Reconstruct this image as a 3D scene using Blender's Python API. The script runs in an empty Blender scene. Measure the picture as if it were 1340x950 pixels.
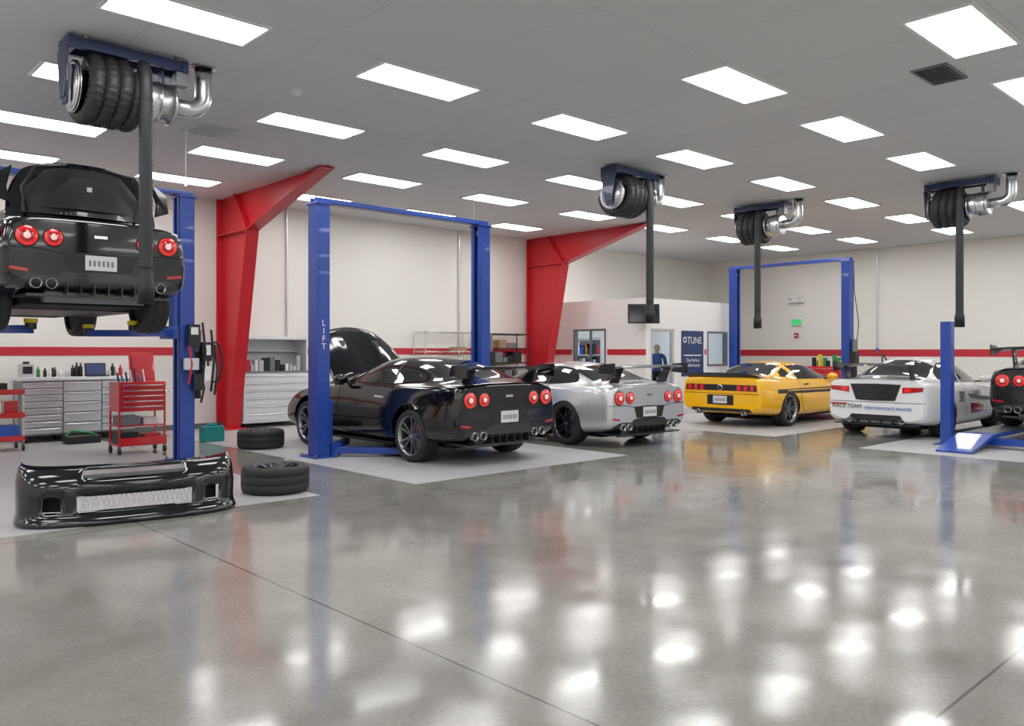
import bpy, math, random
from mathutils import Vector, Matrix
from mathutils.bvhtree import BVHTree
random.seed(7)
SC=bpy.context.scene
COL=SC.collection
try:
    SC.view_settings.view_transform='Standard'
except Exception: pass

# ------------------------------------------------------------------ materials
def mat(name,col,rough=.5,metal=0.,coat=0.,emis=None,es=0.,noise=0.,nscale=20.,bump=0.,trans=0.,spec=None):
    m=bpy.data.materials.new(name); m.use_nodes=True
    nt=m.node_tree; b=nt.nodes['Principled BSDF']
    b.inputs['Base Color'].default_value=(*col,1); b.inputs['Roughness'].default_value=rough
    b.inputs['Metallic'].default_value=metal; b.inputs['Coat Weight'].default_value=coat
    b.inputs['Coat Roughness'].default_value=.03
    if trans: b.inputs['Transmission Weight'].default_value=trans; b.inputs['IOR'].default_value=1.05
    if spec is not None: b.inputs['Specular IOR Level'].default_value=spec
    if emis: b.inputs['Emission Color'].default_value=(*emis,1); b.inputs['Emission Strength'].default_value=es
    if noise or bump:
        tc=nt.nodes.new('ShaderNodeTexCoord'); n=nt.nodes.new('ShaderNodeTexNoise')
        n.inputs['Scale'].default_value=nscale; n.inputs['Detail'].default_value=4
        nt.links.new(tc.outputs['Object'],n.inputs['Vector'])
        if noise:
            mx=nt.nodes.new('ShaderNodeMix'); mx.data_type='RGBA'
            mx.inputs['A'].default_value=(*[c*(1-noise) for c in col],1)
            mx.inputs['B'].default_value=(*[min(1,c*(1+noise)) for c in col],1)
            nt.links.new(n.outputs['Fac'],mx.inputs['Factor']); nt.links.new(mx.outputs['Result'],b.inputs['Base Color'])
        if bump:
            bp=nt.nodes.new('ShaderNodeBump'); bp.inputs['Strength'].default_value=bump; bp.inputs['Distance'].default_value=.01
            nt.links.new(n.outputs['Fac'],bp.inputs['Height']); nt.links.new(bp.outputs['Normal'],b.inputs['Normal'])
    return m
M={}
M['wall']=mat('wall_paint',(.82,.805,.755),.6,noise=.03,nscale=.8)
M['wall2']=mat('office_paint',(.83,.83,.82),.6,noise=.02,nscale=1)
M['redpaint']=mat('stripe_red',(.55,.025,.04),.45,noise=.05,nscale=2)
M['steelred']=mat('steel_red',(.56,.015,.025),.38,noise=.12,nscale=2.5)
M['blue']=mat('lift_blue',(.010,.055,.33),.35,coat=.3,noise=.15,nscale=5)
M['navy']=mat('bracket_navy',(.01,.025,.10),.35,coat=.3,noise=.1)
M['black']=mat('black_plastic',(.012,.012,.014),.4,noise=.1)
M['rubber']=mat('rubber',(.016,.016,.017),.65,noise=.25,nscale=30,bump=.2)
M['hose']=mat('hose_rubber',(.022,.024,.028),.5,noise=.2,nscale=20)
M['dark']=mat('cavity_dark',(.004,.004,.005),.8,noise=.1)
M['chrome']=mat('chrome',(.75,.76,.78),.15,metal=1,noise=.03)
M['pipe']=mat('exhaust_metal',(.25,.25,.26),.25,metal=1,noise=.05)
M['galv']=mat('galvanised',(.70,.72,.74),.28,metal=1,noise=.15,nscale=14)
M['steel']=mat('cabinet_steel',(.58,.59,.61),.35,metal=.4,noise=.05)
M['cabw']=mat('cabinet_light',(.76,.77,.79),.35,metal=.15,noise=.03)
M['steeld']=mat('cabinet_dark_steel',(.2,.21,.23),.4,metal=.5,noise=.05)
M['white']=mat('white_plastic',(.8,.8,.8),.4,noise=.03)
M['toolred']=mat('tool_red',(.6,.01,.015),.3,coat=.5,noise=.05)
M['teal']=mat('teal_plastic',(.01,.22,.22),.45,noise=.1)
M['yellowp']=mat('yellow_plastic',(.75,.6,.02),.5,noise=.05)
M['green']=mat('green_plastic',(.03,.3,.08),.5,noise=.05)
M['bluep']=mat('blue_plastic',(.02,.1,.5),.4,noise=.05)
M['orange']=mat('orange_plastic',(.8,.2,.02),.4,noise=.05)
M['wood']=mat('wood',(.35,.22,.12),.5,noise=.2,nscale=8)
M['pblack']=mat('paint_black',(.003,.003,.005),.12,coat=.5,noise=.1)
M['psilver']=mat('paint_silver',(.60,.61,.63),.28,metal=.5,coat=1,noise=.04,nscale=60)
M['pyellow']=mat('paint_yellow',(.92,.48,.003),.25,coat=1,noise=.02)
M['pwhite']=mat('paint_white',(.82,.83,.84),.25,coat=1,noise=.02)
M['glass']=mat('car_glass',(.012,.016,.018),.04,coat=.5,noise=.2)
M['tail']=mat('tail_lens',(.6,.01,.01),.15,coat=1,emis=(1,.03,.03),es=.3,noise=.05)
M['tailc']=mat('tail_core',(.9,.5,.5),.15,coat=1,emis=(1,.5,.45),es=.5,noise=.02)
M['taildim']=mat('tail_lens_dim',(.42,.008,.01),.12,coat=1,noise=.05)
M['plate']=mat('licence_plate',(.65,.66,.68),.4,noise=.1,nscale=40)
M['rim']=mat('rim_dark',(.07,.07,.08),.3,metal=.9,noise=.1)
M['rims']=mat('rim_silver',(.30,.31,.33),.28,metal=.95,noise=.1)
M['skin']=mat('skin',(.62,.38,.28),.55,noise=.08)
M['shirt']=mat('shirt_blue',(.03,.08,.25),.8,noise=.15)
M['pants']=mat('trousers',(.02,.022,.03),.8,noise=.15)
M['hair']=mat('hair',(.03,.02,.015),.7,noise=.2)
M['glassw']=mat('window_glass',(.9,.95,1),.02,trans=1)
M['seam']=mat('panel_seam',(.003,.003,.003),.7,noise=.1)
M['exitg']=mat('exit_sign',(.05,.5,.15),.4,emis=(.1,.9,.3),es=.3,noise=.05)
M['screen']=mat('screen_glass',(.006,.007,.009),.12,noise=.2)
M['poster']=mat('poster_blue',(.02,.05,.16),.4,noise=.2,nscale=3)
M['carbon']=mat('carbon_black',(.02,.02,.022),.3,coat=.6,noise=.3,nscale=80)

def floor_mat():
    m=bpy.data.materials.new('polished_concrete'); m.use_nodes=True
    nt=m.node_tree; N=nt.nodes; L=nt.links; b=N['Principled BSDF']
    tc=N.new('ShaderNodeTexCoord')
    n1=N.new('ShaderNodeTexNoise'); n1.inputs['Scale'].default_value=.55; n1.inputs['Detail'].default_value=9; n1.inputs['Roughness'].default_value=.66
    n2=N.new('ShaderNodeTexNoise'); n2.inputs['Scale'].default_value=38; n2.inputs['Detail'].default_value=4
    n4=N.new('ShaderNodeTexNoise'); n4.inputs['Scale'].default_value=2.2; n4.inputs['Detail'].default_value=2
    for n in (n1,n2,n4): L.new(tc.outputs['Object'],n.inputs['Vector'])
    r=N.new('ShaderNodeValToRGB'); r.color_ramp.elements[0].position=.3; r.color_ramp.elements[1].position=.72
    r.color_ramp.elements[0].color=(.235,.227,.205,1); r.color_ramp.elements[1].color=(.41,.40,.37,1)
    L.new(n1.outputs['Fac'],r.inputs['Fac'])
    mx=N.new('ShaderNodeMix'); mx.data_type='RGBA'; mx.blend_type='MULTIPLY'; mx.inputs['Factor'].default_value=.4
    L.new(r.outputs['Color'],mx.inputs['A']); L.new(n2.outputs['Fac'],mx.inputs['B'])
    sx=N.new('ShaderNodeSeparateXYZ'); L.new(tc.outputs['Object'],sx.inputs[0])
    def line(out,off):
        a=N.new('ShaderNodeMath'); a.operation='ADD'; a.inputs[1].default_value=61.0-off; L.new(out,a.inputs[0])
        p=N.new('ShaderNodeMath'); p.operation='PINGPONG'; p.inputs[1].default_value=3.05; L.new(a.outputs[0],p.inputs[0])
        c=N.new('ShaderNodeMath'); c.operation='LESS_THAN'; c.inputs[1].default_value=.007; L.new(p.outputs[0],c.inputs[0])
        return c
    lx=line(sx.outputs[0],2.49); ly=line(sx.outputs[1],1.26)
    mxx=N.new('ShaderNodeMath'); mxx.operation='MAXIMUM'; L.new(lx.outputs[0],mxx.inputs[0]); L.new(ly.outputs[0],mxx.inputs[1])
    mj=N.new('ShaderNodeMix'); mj.data_type='RGBA'; L.new(mxx.outputs[0],mj.inputs['Factor'])
    L.new(mx.outputs['Result'],mj.inputs['A']); mj.inputs['B'].default_value=(.11,.105,.095,1)
    L.new(mj.outputs['Result'],b.inputs['Base Color'])
    rr=N.new('ShaderNodeMapRange'); rr.inputs[1].default_value=.3; rr.inputs[2].default_value=.7; rr.inputs[3].default_value=.085; rr.inputs[4].default_value=.16
    L.new(n4.outputs['Fac'],rr.inputs[0]); L.new(rr.outputs[0],b.inputs['Roughness'])
    b.inputs['Specular IOR Level'].default_value=.6
    n3=N.new('ShaderNodeTexNoise'); n3.inputs['Scale'].default_value=2.4; n3.inputs['Detail'].default_value=0
    L.new(tc.outputs['Object'],n3.inputs['Vector'])
    bp=N.new('ShaderNodeBump'); bp.inputs['Strength'].default_value=.22; bp.inputs['Distance'].default_value=.01
    L.new(n3.outputs['Fac'],bp.inputs['Height']); L.new(bp.outputs['Normal'],b.inputs['Normal'])
    return m
M['floor']=floor_mat()
M['pad']=mat('floor_coating_grey',(.43,.43,.43),.4,noise=.08,nscale=1.5)

def ceil_mat():
    m=bpy.data.materials.new('ceiling_panels'); m.use_nodes=True
    nt=m.node_tree; N=nt.nodes; L=nt.links; b=N['Principled BSDF']; b.inputs['Roughness'].default_value=.7
    tc=N.new('ShaderNodeTexCoord'); br=N.new('ShaderNodeTexBrick'); L.new(tc.outputs['Object'],br.inputs['Vector'])
    br.offset=0; br.inputs['Scale'].default_value=1; br.inputs['Brick Width'].default_value=1.35; br.inputs['Row Height'].default_value=2.35
    br.inputs['Mortar Size'].default_value=.006; br.inputs['Color1'].default_value=(.66,.67,.69,1); br.inputs['Color2'].default_value=(.63,.64,.66,1); br.inputs['Mortar'].default_value=(.50,.51,.52,1)
    L.new(br.outputs['Color'],b.inputs['Base Color'])
    return m
M['ceil']=ceil_mat()
def emit(name,col,s):
    m=bpy.data.materials.new(name); m.use_nodes=True; nt=m.node_tree
    b=nt.nodes['Principled BSDF']; b.inputs['Base Color'].default_value=(.9,.9,.9,1)
    b.inputs['Emission Color'].default_value=(*col,1); b.inputs['Emission Strength'].default_value=s
    return m
M['lamp']=emit('light_diffuser',(1,.99,.985),11.8)
M['lamp2']=emit('office_light_diffuser',(.85,.93,1),9.)

# ------------------------------------------------------------------ mesh builder
class MB:
    def __init__(s): s.v=[];s.f=[];s.fm=[];s.fs=[];s.mats=[]
    def mi(s,k):
        if k not in s.mats: s.mats.append(k)
        return s.mats.index(k)
    def add(s,vs,fs,k,smooth=False,T=None):
        o=len(s.v); i=s.mi(k)
        for p in vs:
            p=Vector(p)
            s.v.append(T@p if T is not None else p)
        for f in fs: s.f.append([a+o for a in f]); s.fm.append(i); s.fs.append(smooth)
    def box(s,c,d,k,T=None,rz=0,rx=0,ry=0):
        x,y,z=d[0]/2,d[1]/2,d[2]/2
        vs=[(a,b,e) for a in(-x,x) for b in(-y,y) for e in(-z,z)]
        fs=[(0,1,3,2),(4,6,7,5),(0,4,5,1),(2,3,7,6),(0,2,6,4),(1,5,7,3)]
        R=Matrix.Translation(c)@Matrix.Rotation(rz,4,'Z')@Matrix.Rotation(ry,4,'Y')@Matrix.Rotation(rx,4,'X')
        if T is not None: R=T@R
        s.add(vs,fs,k,False,R)
    def bb(s,a,b,k,T=None):
        s.box([(a[i]+b[i])/2 for i in range(3)],[abs(b[i]-a[i]) for i in range(3)],k,T)
    def lathe(s,prof,k,T=None,seg=28,closed=False,smooth=True):
        vs=[];fs=[];n=len(prof)
        for j in range(seg):
            a=2*math.pi*j/seg
            for z,r in prof: vs.append((r*math.cos(a),r*math.sin(a),z))
        for j in range(seg):
            j2=(j+1)%seg
            for i in range(n-1 if not closed else n):
                i2=(i+1)%n
                fs.append((j*n+i,j2*n+i,j2*n+i2,j*n+i2))
        s.add(vs,fs,k,smooth,T)
    def cyl(s,p0,p1,r,k,seg=16,r1=None,T=None,smooth=True):
        p0=Vector(p0);p1=Vector(p1);d=p1-p0;l=d.length
        q=d.to_track_quat('Z','Y').to_matrix().to_4x4()
        R=Matrix.Translation(p0)@q
        if T is not None: R=T@R
        r1=r if r1 is None else r1
        s.lathe([(0,r),(l,r1)],k,R,seg,smooth=smooth)
        s.lathe([(0,0.0001),(0,r)],k,R,seg,smooth=False); s.lathe([(l,r1),(l,0.0001)],k,R,seg,smooth=False)
    def tube(s,pts,r,k,seg=10,T=None,rf=None):
        pts=[Vector(p) for p in pts]; vs=[];fs=[]
        up=None
        for i,p in enumerate(pts):
            t=(pts[min(i+1,len(pts)-1)]-pts[max(i-1,0)]).normalized()
            if up is None:
                up=Vector((0,0,1)) if abs(t.z)<.9 else Vector((1,0,0))
            a=(up-t*up.dot(t)).normalized(); b=t.cross(a); up=a
            rr=rf(i) if rf else r
            for j in range(seg):
                th=2*math.pi*j/seg; vs.append(p+a*rr*math.cos(th)+b*rr*math.sin(th))
        for i in range(len(pts)-1):
            for j in range(seg):
                j2=(j+1)%seg; fs.append((i*seg+j,i*seg+j2,(i+1)*seg+j2,(i+1)*seg+j))
        fs.append(tuple(range(seg-1,-1,-1))); fs.append(tuple((len(pts)-1)*seg+j for j in range(seg)))
        s.add(vs,fs,k,True,T)
    def prism(s,poly,x0,x1,k,T=None):
        n=len(poly); vs=[(x0,a,b) for a,b in poly]+[(x1,a,b) for a,b in poly]
        fs=[tuple(range(n)),tuple(range(2*n-1,n-1,-1))]+[(i,n+i,n+(i+1)%n,(i+1)%n) for i in range(n)]
        s.add(vs,fs,k,False,T)
    def mesh(s,name):
        me=bpy.data.meshes.new(name); me.from_pydata([tuple(v) for v in s.v],[],s.f)
        for k in s.mats: me.materials.append(M[k])
        me.polygons.foreach_set('material_index',s.fm); me.polygons.foreach_set('use_smooth',s.fs); me.update()
        return me
    def obj(s,name,parent=None,loc=(0,0,0),rz=0,bevel=0):
        o=bpy.data.objects.new(name,s.mesh(name)); COL.objects.link(o); o.location=loc; o.rotation_euler=(0,0,rz)
        if parent: o.parent=parent
        if bevel:
            b=o.modifiers.new('bevel','BEVEL'); b.width=bevel; b.segments=2; b.limit_method='ANGLE'; b.angle_limit=math.radians(50)
        return o
def empty(name,loc,rz=0):
    e=bpy.data.objects.new(name,None); COL.objects.link(e); e.location=loc; e.rotation_euler=(0,0,rz); e.empty_display_size=.2
    return e
def inst(name,me,parent=None,loc=(0,0,0),rot=(0,0,0)):
    o=bpy.data.objects.new(name,me); COL.objects.link(o); o.location=loc; o.rotation_euler=rot
    if parent: o.parent=parent
    return o
def text(name,body,size,loc,rot,k,parent=None,ext=.001):
    c=bpy.data.curves.new(name,'FONT'); c.body=body; c.size=size; c.extrude=ext; c.align_x='CENTER'; c.align_y='CENTER'
    c.materials.append(M[k]); o=bpy.data.objects.new(name,c); COL.objects.link(o); o.location=loc; o.rotation_euler=rot
    if parent: o.parent=parent
    return o
def bake(o):
    dg=bpy.context.evaluated_depsgraph_get(); dg.update()
    return bpy.data.meshes.new_from_object(o.evaluated_get(dg),depsgraph=dg)

# ------------------------------------------------------------------ room
X0,X1,Y0,Y1,H=-6.5,24.0,-8.0,15.8,4.5
def simple(name,a,b,k,bevel=0):
    m=MB(); m.bb(a,b,k); return m.obj(name,bevel=bevel)
simple('floor',(X0,Y0,-.2),(X1,Y1,0),'floor')
simple('ceiling',(X0,Y0,H),(X1,Y1,H+.2),'ceil')
simple('wall_left',(X0,Y1,-.2),(X1,Y1+.2,H+.2),'wall')
simple('wall_end',(X1,Y0,-.2),(X1+.2,Y1+.2,H+.2),'wall')
simple('wall_right',(X0,Y0-.2,-.2),(X1,Y0,H+.2),'wall')
simple('wall_back',(X0-.2,Y0-.2,-.2),(X0,Y1+.2,H+.2),'wall')
simple('trim_1',(X0,Y1-.008,1.43),(16.4,Y1,1.58),'redpaint')
simple('trim_2',(X1-.008,Y0,1.36),(X1,Y1,1.56),'redpaint')
simple('baseboard_left',(X0,Y1-.015,0),(16.4,Y1,.1),'steeld')
simple('baseboard_end',(X1-.015,Y0,0),(X1,Y1,.1),'steeld')
simple('floor_pad',(X0,7.6,0),(4.36,Y1-.02,.003),'pad')
simple('floor_pad',(5.52,7.5,0),(9.3,Y1-.02,.003),'pad')
simple('floor_pad',(13.2,7.35,0),(20.5,11.4,.003),'pad')
simple('floor_pad',(12.6,.8,0),(20.5,5.6,.003),'pad')

# lights
lm=MB(); lm.bb((-.64,-.275,-.012),(.64,.275,-.004),'lamp')
for a,b in (((-.67,-.305,-.02),(.67,-.275,0)),((-.67,.275,-.02),(.67,.305,0)),((-.67,-.275,-.02),(-.64,.275,0)),((.64,-.275,-.02),(.67,.275,0))): lm.bb(a,b,'white')
lme=lm.mesh('ceiling_light_panel')
XS=[-5.2,-2.5,.2,2.88,5.46,8.12,10.78,13.5,16.25,19.1,21.8]
YS=[14.3,12.0,9.72,7.35,5.0,2.72,.3,-2.1,-4.5,-6.9]
for y in YS:
    for x in XS:
        if (y==5.0 and x in(5.46,2.88,16.25)): continue
        if y==14.3 and x>16.5: continue
        dx=.22 if (y==2.72 and x>8 and x<9) else 0
        inst('ceiling_light_panel',lme,None,(x+dx,y,H))

v=MB(); v.bb((-.32,-.18,-.02),(.32,.18,0),'steeld')
for i in range(9): v.box((0,-.14+i*.035,-.025),(.58,.022,.006),'black',rx=.4)
v.obj('ceiling_air_vent',loc=(9.4,3.3,H))
v=MB(); v.bb((-.3,-.3,-.015),(.3,.3,0),'ceil')
for i in range(9): v.box((0,-.24+i*.06,-.019),(.52,.035,.006),'white',rx=.3)
v.obj('ceiling_air_vent',loc=(4.6,10.9,H))
v=MB(); v.lathe([(0,.07),(-.03,.07),(-.05,.05),(-.055,.0001)],'white',seg=20); v.obj('smoke_detector',loc=(4.6,8.55,H))

def frame(x,name='steel_frame_column'):
    m=MB(); inn=[(15.15,0),(14.35,3.76),(11.6,4.499)]
    m.prism([(15.15,0),(15.65,0),(15.65,4.499),(11.6,4.499),(14.35,3.76)],-.008,.008,'steelred')
    def fl(p,q,w,t):
        a=Vector((0,*p));b=Vector((0,*q));d=b-a;ang=math.atan2(d.z,d.y)
        m.box((a+b)/2,(w,d.length,t),'steelred',rx=ang)
    fl(inn[0],inn[1],.25,.025); fl(inn[1],(11.66,4.478),.25,.025); fl((15.65,0),(15.65,4.48),.25,.025)
    fl((14.35,3.76),(15.65,3.76),.25,.02); fl((14.35,3.76),(14.9,4.48),.25,.02)
    m.bb((-.2,15.02,0),(.2,15.75,.03),'steelred')
    for yy in(15.25,15.55):
        for xx in(-.15,.15): m.cyl((xx,yy,.03),(xx,yy,.07),.018,'steeld',8)
    m.obj(name,loc=(x,0,0),bevel=.003)
frame(6.83); frame(15.28); frame(-1.7)
def pipe(name,x,y,z0,z1,rz=0):
    m=MB(); m.cyl((0,0,z0),(0,0,z1),.022,'galv',10)
    z=z0+.3
    while z<z1: m.box((0,0,z),(.07,.05,.02),'galv'); z+=1.1
    m.cyl((0,0,z0-.08),(0,0,z0),.035,'bluep',12); m.cyl((0,0,z0-.14),(0,0,z0-.08),.015,'chrome',8)
    m.obj(name,loc=(x,y,0),rz=rz)
pipe('air_line_pipe',8.26,15.76,1.2,4.49); pipe('air_line_pipe',12.93,15.76,1.2,4.49); pipe('air_line_pipe',23.95,10.1,1.6,4.49)
def cable(x,y,z):
    m=MB(); m.cyl((0,0,z),(0,0,4.49),.006,'white',6); m.cyl((0,0,4.46),(0,0,4.499),.03,'white',12); m.cyl((0,0,z-.06),(0,0,z),.02,'chrome',10); m.obj('ceiling_drop_cable',loc=(x,y,0))
cable(4.35,11.15,3.8); cable(9.7,11.4,3.75)

# ------------------------------------------------------------------ office
ofx0,ofx1,ofy,ofh=16.4,20.4,12.65,2.85
o=MB(); t=.12
o.bb((ofx0,ofy,0),(ofx0+t,13.95,ofh),'wall2'); o.bb((ofx0,15.1,0),(ofx0+t,Y1-.001,ofh),'wall2')
o.bb((ofx0,13.95,0),(ofx0+t,15.1,1.15),'wall2'); o.bb((ofx0,13.95,2.1),(ofx0+t,15.1,ofh),'wall2')
o.obj('wall_office_side')
o=MB()
o.bb((ofx0+t,ofy,0),(16.6,ofy+t,ofh),'wall2'); o.bb((16.6,ofy,2.08),(17.6,ofy+t,ofh),'wall2')
o.bb((17.6,ofy,0),(19.1,ofy+t,ofh),'wall2'); o.bb((19.1,ofy,0),(20.1,ofy+t,1.1),'wall2'); o.bb((19.1,ofy,2.05),(20.1,ofy+t,ofh),'wall2')
o.bb((20.1,ofy,0),(ofx1,ofy+t,ofh),'wall2'); o.obj('wall_office_front')
simple('wall_office_rear',(ofx1-t,ofy+t,0),(ofx1,Y1-.001,ofh),'wall2')
simple('ceiling_office',(ofx0+t,ofy+t,ofh-.1),(ofx1-t,Y1-.001,ofh-.001),'wall2')
simple('trim_3',(ofx0-.008,ofy-.008,1.41),(ofx0,13.9,1.56),'redpaint')
simple('trim_4',(ofx0-.008,15.15,1.41),(ofx0,Y1,1.56),'redpaint')
simple('trim_5',(18.98,ofy-.008,1.41),(19.05,ofy,1.56),'redpaint')
def win(name,a,b,axis):
    m=MB(); w=.05
    if axis=='y':
        x=ofx0
        m.bb((x-.01,a[0],a[1]),(x+.13,a[0]+w,b[1]),'steeld'); m.bb((x-.01,b[0]-w,a[1]),(x+.13,b[0],b[1]),'steeld')
        m.bb((x-.01,a[0]+w,a[1]),(x+.13,b[0]-w,a[1]+w),'steeld'); m.bb((x-.01,a[0]+w,b[1]-w),(x+.13,b[0]-w,b[1]),'steeld')
        c=(a[0]+b[0])/2; m.bb((x+.02,c-.015,a[1]+w),(x+.1,c+.015,b[1]-w),'steeld')
        m.bb((x+.05,a[0]+w,a[1]+w),(x+.056,b[0]-w,b[1]-w),'glassw')
    else:
        y=ofy
        m.bb((a[0],y-.01,a[1]),(a[0]+w,y+.13,b[1]),'steeld'); m.bb((b[0]-w,y-.01,a[1]),(b[0],y+.13,b[1]),'steeld')
        m.bb((a[0]+w,y-.01,a[1]),(b[0]-w,y+.13,a[1]+w),'steeld'); m.bb((a[0]+w,y-.01,b[1]-w),(b[0]-w,y+.13,b[1]),'steeld')
        m.bb((a[0]+w,y+.05,a[1]+w),(b[0]-w,y+.056,b[1]-w),'glassw')
    m.obj(name)
win('window_1',(13.95,1.15),(15.1,2.1),'y'); win('window_2',(19.1,1.1),(20.1,2.05),'x')
d=MB()
for a,b in (((16.605,0),(16.68,2.07)),((17.52,0),(17.595,2.07)),((16.68,2.0),(17.52,2.07)),((16.68,0.003),(17.52,.12))):
    d.bb((a[0],ofy+.02,a[1]),(b[0],ofy+.09,b[1]),'steel')
d.bb((16.68,ofy+.05,.12),(17.52,ofy+.056,2.0),'glassw'); d.cyl((17.46,ofy-.03,.95),(17.46,ofy-.03,1.25),.012,'chrome'); d.bb((17.45,ofy-.03,1.0),(17.47,ofy+.03,1.02),'chrome'); d.bb((17.45,ofy-.03,1.18),(17.47,ofy+.03,1.2),'chrome')
d.obj('door_1')
om=MB(); om.bb((-.6,-.3,-.02),(.6,.3,-.002),'lamp2'); om.bb((-.63,-.33,-.012),(.63,.33,-.001),'white')
ome=om.mesh('office_light_panel')
inst('office_light_panel',ome,None,(17.5,14.2,ofh-.101)); inst('office_light_panel',ome,None,(19.2,14.2,ofh-.101))
pe=empty('wall_poster',(18.4,ofy-.012,1.45))
pm=MB(); pm.box((0,0,0),(1.0,.012,1.2),'poster'); pm.box((0,-.007,-.05),(.8,.004,.03),'white'); pm.obj('board',pe)
text('logo','TUNE',.26,(0.08,-.009,.34),(math.pi/2,0,0),'white',pe); text('caption','The Perfect\nPerformance',.13,(0,-.009,-.25),(math.pi/2,0,0),'white',pe)
r=MB(); r.lathe([(-.002,.05),(-.002,.08),(.002,.08),(.002,.05)],'white',Matrix.Translation((-.36,-.008,.36))@Matrix.Rotation(math.pi/2,4,'X'),24,closed=True); r.obj('emblem',pe)
tv=empty('wall_monitor',(16.12,12.5,2.43),math.radians(-42)); m=MB()
m.box((0,0,0),(.78,.05,.48),'black',rx=-.1); m.box((0,-.03,.003),(.72,.006,.42),'screen',rx=-.1); m.box((0,.08,0),(.2,.12,.16),'black'); m.cyl((0,.1,0),(.0,.3,0.0),.025,'black'); m.obj('monitor_screen',tv,bevel=.006)
m=MB(); m.box((0,0,.73),(1.5,.7,.04),'wood')
for x in(-.7,.7): m.box((x,0,.355),(.04,.6,.71),'steel')
m.box((0,.28,.45),(1.36,.02,.4),'steel'); m.obj('office_desk',loc=(18.9,15.2,0))
m=MB(); m.box((0,0,.01),(.25,.2,.02),'black'); m.box((0,0,.1),(.04,.03,.18),'black'); m.box((0,0,.32),(.55,.03,.34),'black'); m.box((0,-.017,.32),(.51,.004,.3),'poster'); m.obj('desk_monitor',loc=(18.9,15.25,.75))
m=MB()
for z in (.05,.5,.95,1.4,1.85): m.box((0,0,z),(1.1,.35,.03),'steel')
for x in(-.54,.54): m.box((x,0,.95),(.03,.35,1.9),'steel')
cl=['bluep','redpaint','white','black','orange','bluep']
for z in (.065,.515,.965,1.415):
    x=-.5
    while x<.42:
        w=random.uniform(.06,.16);h=random.uniform(.18,.36); m.box((x+w/2,-.02,z+h/2),(w-.01,.25,h),random.choice(cl)); x+=w
m.obj('office_bookshelf',loc=(17.3,15.55,0))

# ------------------------------------------------------------------ lifts
def arm(m,p,q,z,k='blue'):
    p=Vector((*p,z));q=Vector((*q,z));d=q-p
    m.box((p+q)/2,(d.length,.11,.09),k,rz=math.atan2(d.y,d.x))
    m.cyl(q+Vector((0,0,.0)),q+Vector((0,0,.12)),.06,'black',14)
def two_post(loc,rz,half,height,carz,pads='black'):
    e=empty('two_post_car_lift',loc,rz)
    m=MB(); w=.10; dp=.13
    for s in(-1,1):
        x=s*half
        m.bb((x+s*(w-.02),-dp,0),(x+s*w,dp,height),'blue')
        m.bb((x-s*w,-dp,0),(x+s*(w-.02),-dp+.03,height),'blue'); m.bb((x-s*w,dp-.03,0),(x+s*(w-.02),dp,height),'blue')
        m.bb((x-s*(w+.01),-dp+.03,0),(x-s*(w-.025),-dp+.08,height),'blue'); m.bb((x-s*(w+.01),dp-.08,0),(x-s*(w-.025),dp-.03,height),'blue')
        m.bb((x-.19,-.22,0),(x+.19,.22,.025),'blue')
        for a in(-.165,.165):
            for b in (-.18,.18): m.cyl((x+a,b,.025),(x+a,b,.055),.015,'steeld',8)
        m.bb((x-s*.17,-.09,max(.02,carz-.05)),(x+s*.05,.09,carz+.75),'blue')
        m.bb((x-s*.27,-.15,max(.02,carz-.05)),(x-s*.1205,.15,carz+.12),'blue')
        m.bb((x-.12,-.15,height),(x+.12,.15,height+.03),'blue')
        m.cyl((x,-.05,height-.1),(x,.05,height-.1),.075,'steeld',16)
        ai=x-s*.22
        arm(m,(ai,-.1),(s*.55,-.95),carz+.03); arm(m,(ai,.1),(s*.55,.85),carz+.03)
        if pads!='black':
            m.cyl((s*.55,-.95,carz+.1),(s*.55,-.95,carz+.15),.07,pads); m.cyl((s*.55,.85,carz+.1),(s*.55,.85,carz+.15),.07,pads)
    m.bb((-half-.1,-.08,height+.03),(half+.1,-.05,height+.10),'blue'); m.bb((-half-.1,.05,height+.03),(half+.1,.08,height+.10),'blue')
    m.bb((-half,-.08,height+.03),(half,.08,height+.04),'blue')
    m.obj('lift_frame',e,bevel=.004)
    m=MB(); x=half+.105
    m.bb((x,-.1,1.15),(x+.14,.1,1.5),'black'); m.cyl((x+.07,0,1.5),(x+.07,0,1.8),.07,'steeld'); m.cyl((x+.07,0,.85),(x+.07,0,1.15),.06,'black')
    m.tube([(x+.05,.09,1.4),(x+.1,.17,2.2),(x-.0,.145,3.0),(x-.02,.145,height)],.010,'black')
    m.obj('power_unit',e)
    return e
l1=two_post((2.86,11.3,0),0,1.52,3.6,1.72,pads='yellowp')
l2=two_post((7.46,10.38,0),0,1.52,3.58,.06)
for i,c in enumerate('LIFT'): text('label_%d'%i,c,.12,(-1.52,-.133,1.90-.11*i),(math.pi/2,0,0),'white',l2)
l3=two_post((19.85,10.68,0),-math.pi/2,1.58,3.72,.1)
m=MB()
m.box((0,-.03,1.72),(.16,.05,.3),'black'); m.box((.0,-.06,1.78),(.1,.01,.1),'white')
m.box((.18,0,1.5),(.14,.1,.26),'black'); m.box((.18,-.055,1.52),(.09,.01,.14),'white'); m.box((-.04,-.04,1.33),(.2,.05,.16),'steel')
m.box((.2,-.01,1.2),(.12,.08,.2),'white'); m.box((.05,-.04,1.08),(.12,.05,.22),'black')
for i,(x,z0,z1,k) in enumerate([(.12,1.9,1.1,'black'),(.24,1.8,.95,'black'),(.29,1.6,.9,'hose'),(-.07,1.6,1.05,'redpaint'),(.1,1.2,.8,'hose')]):
    m.tube([(x,-.03,z0),(x+.03,-.06,(z0+z1)/2),(x-.01,-.05,z1)],.016,k)
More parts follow.
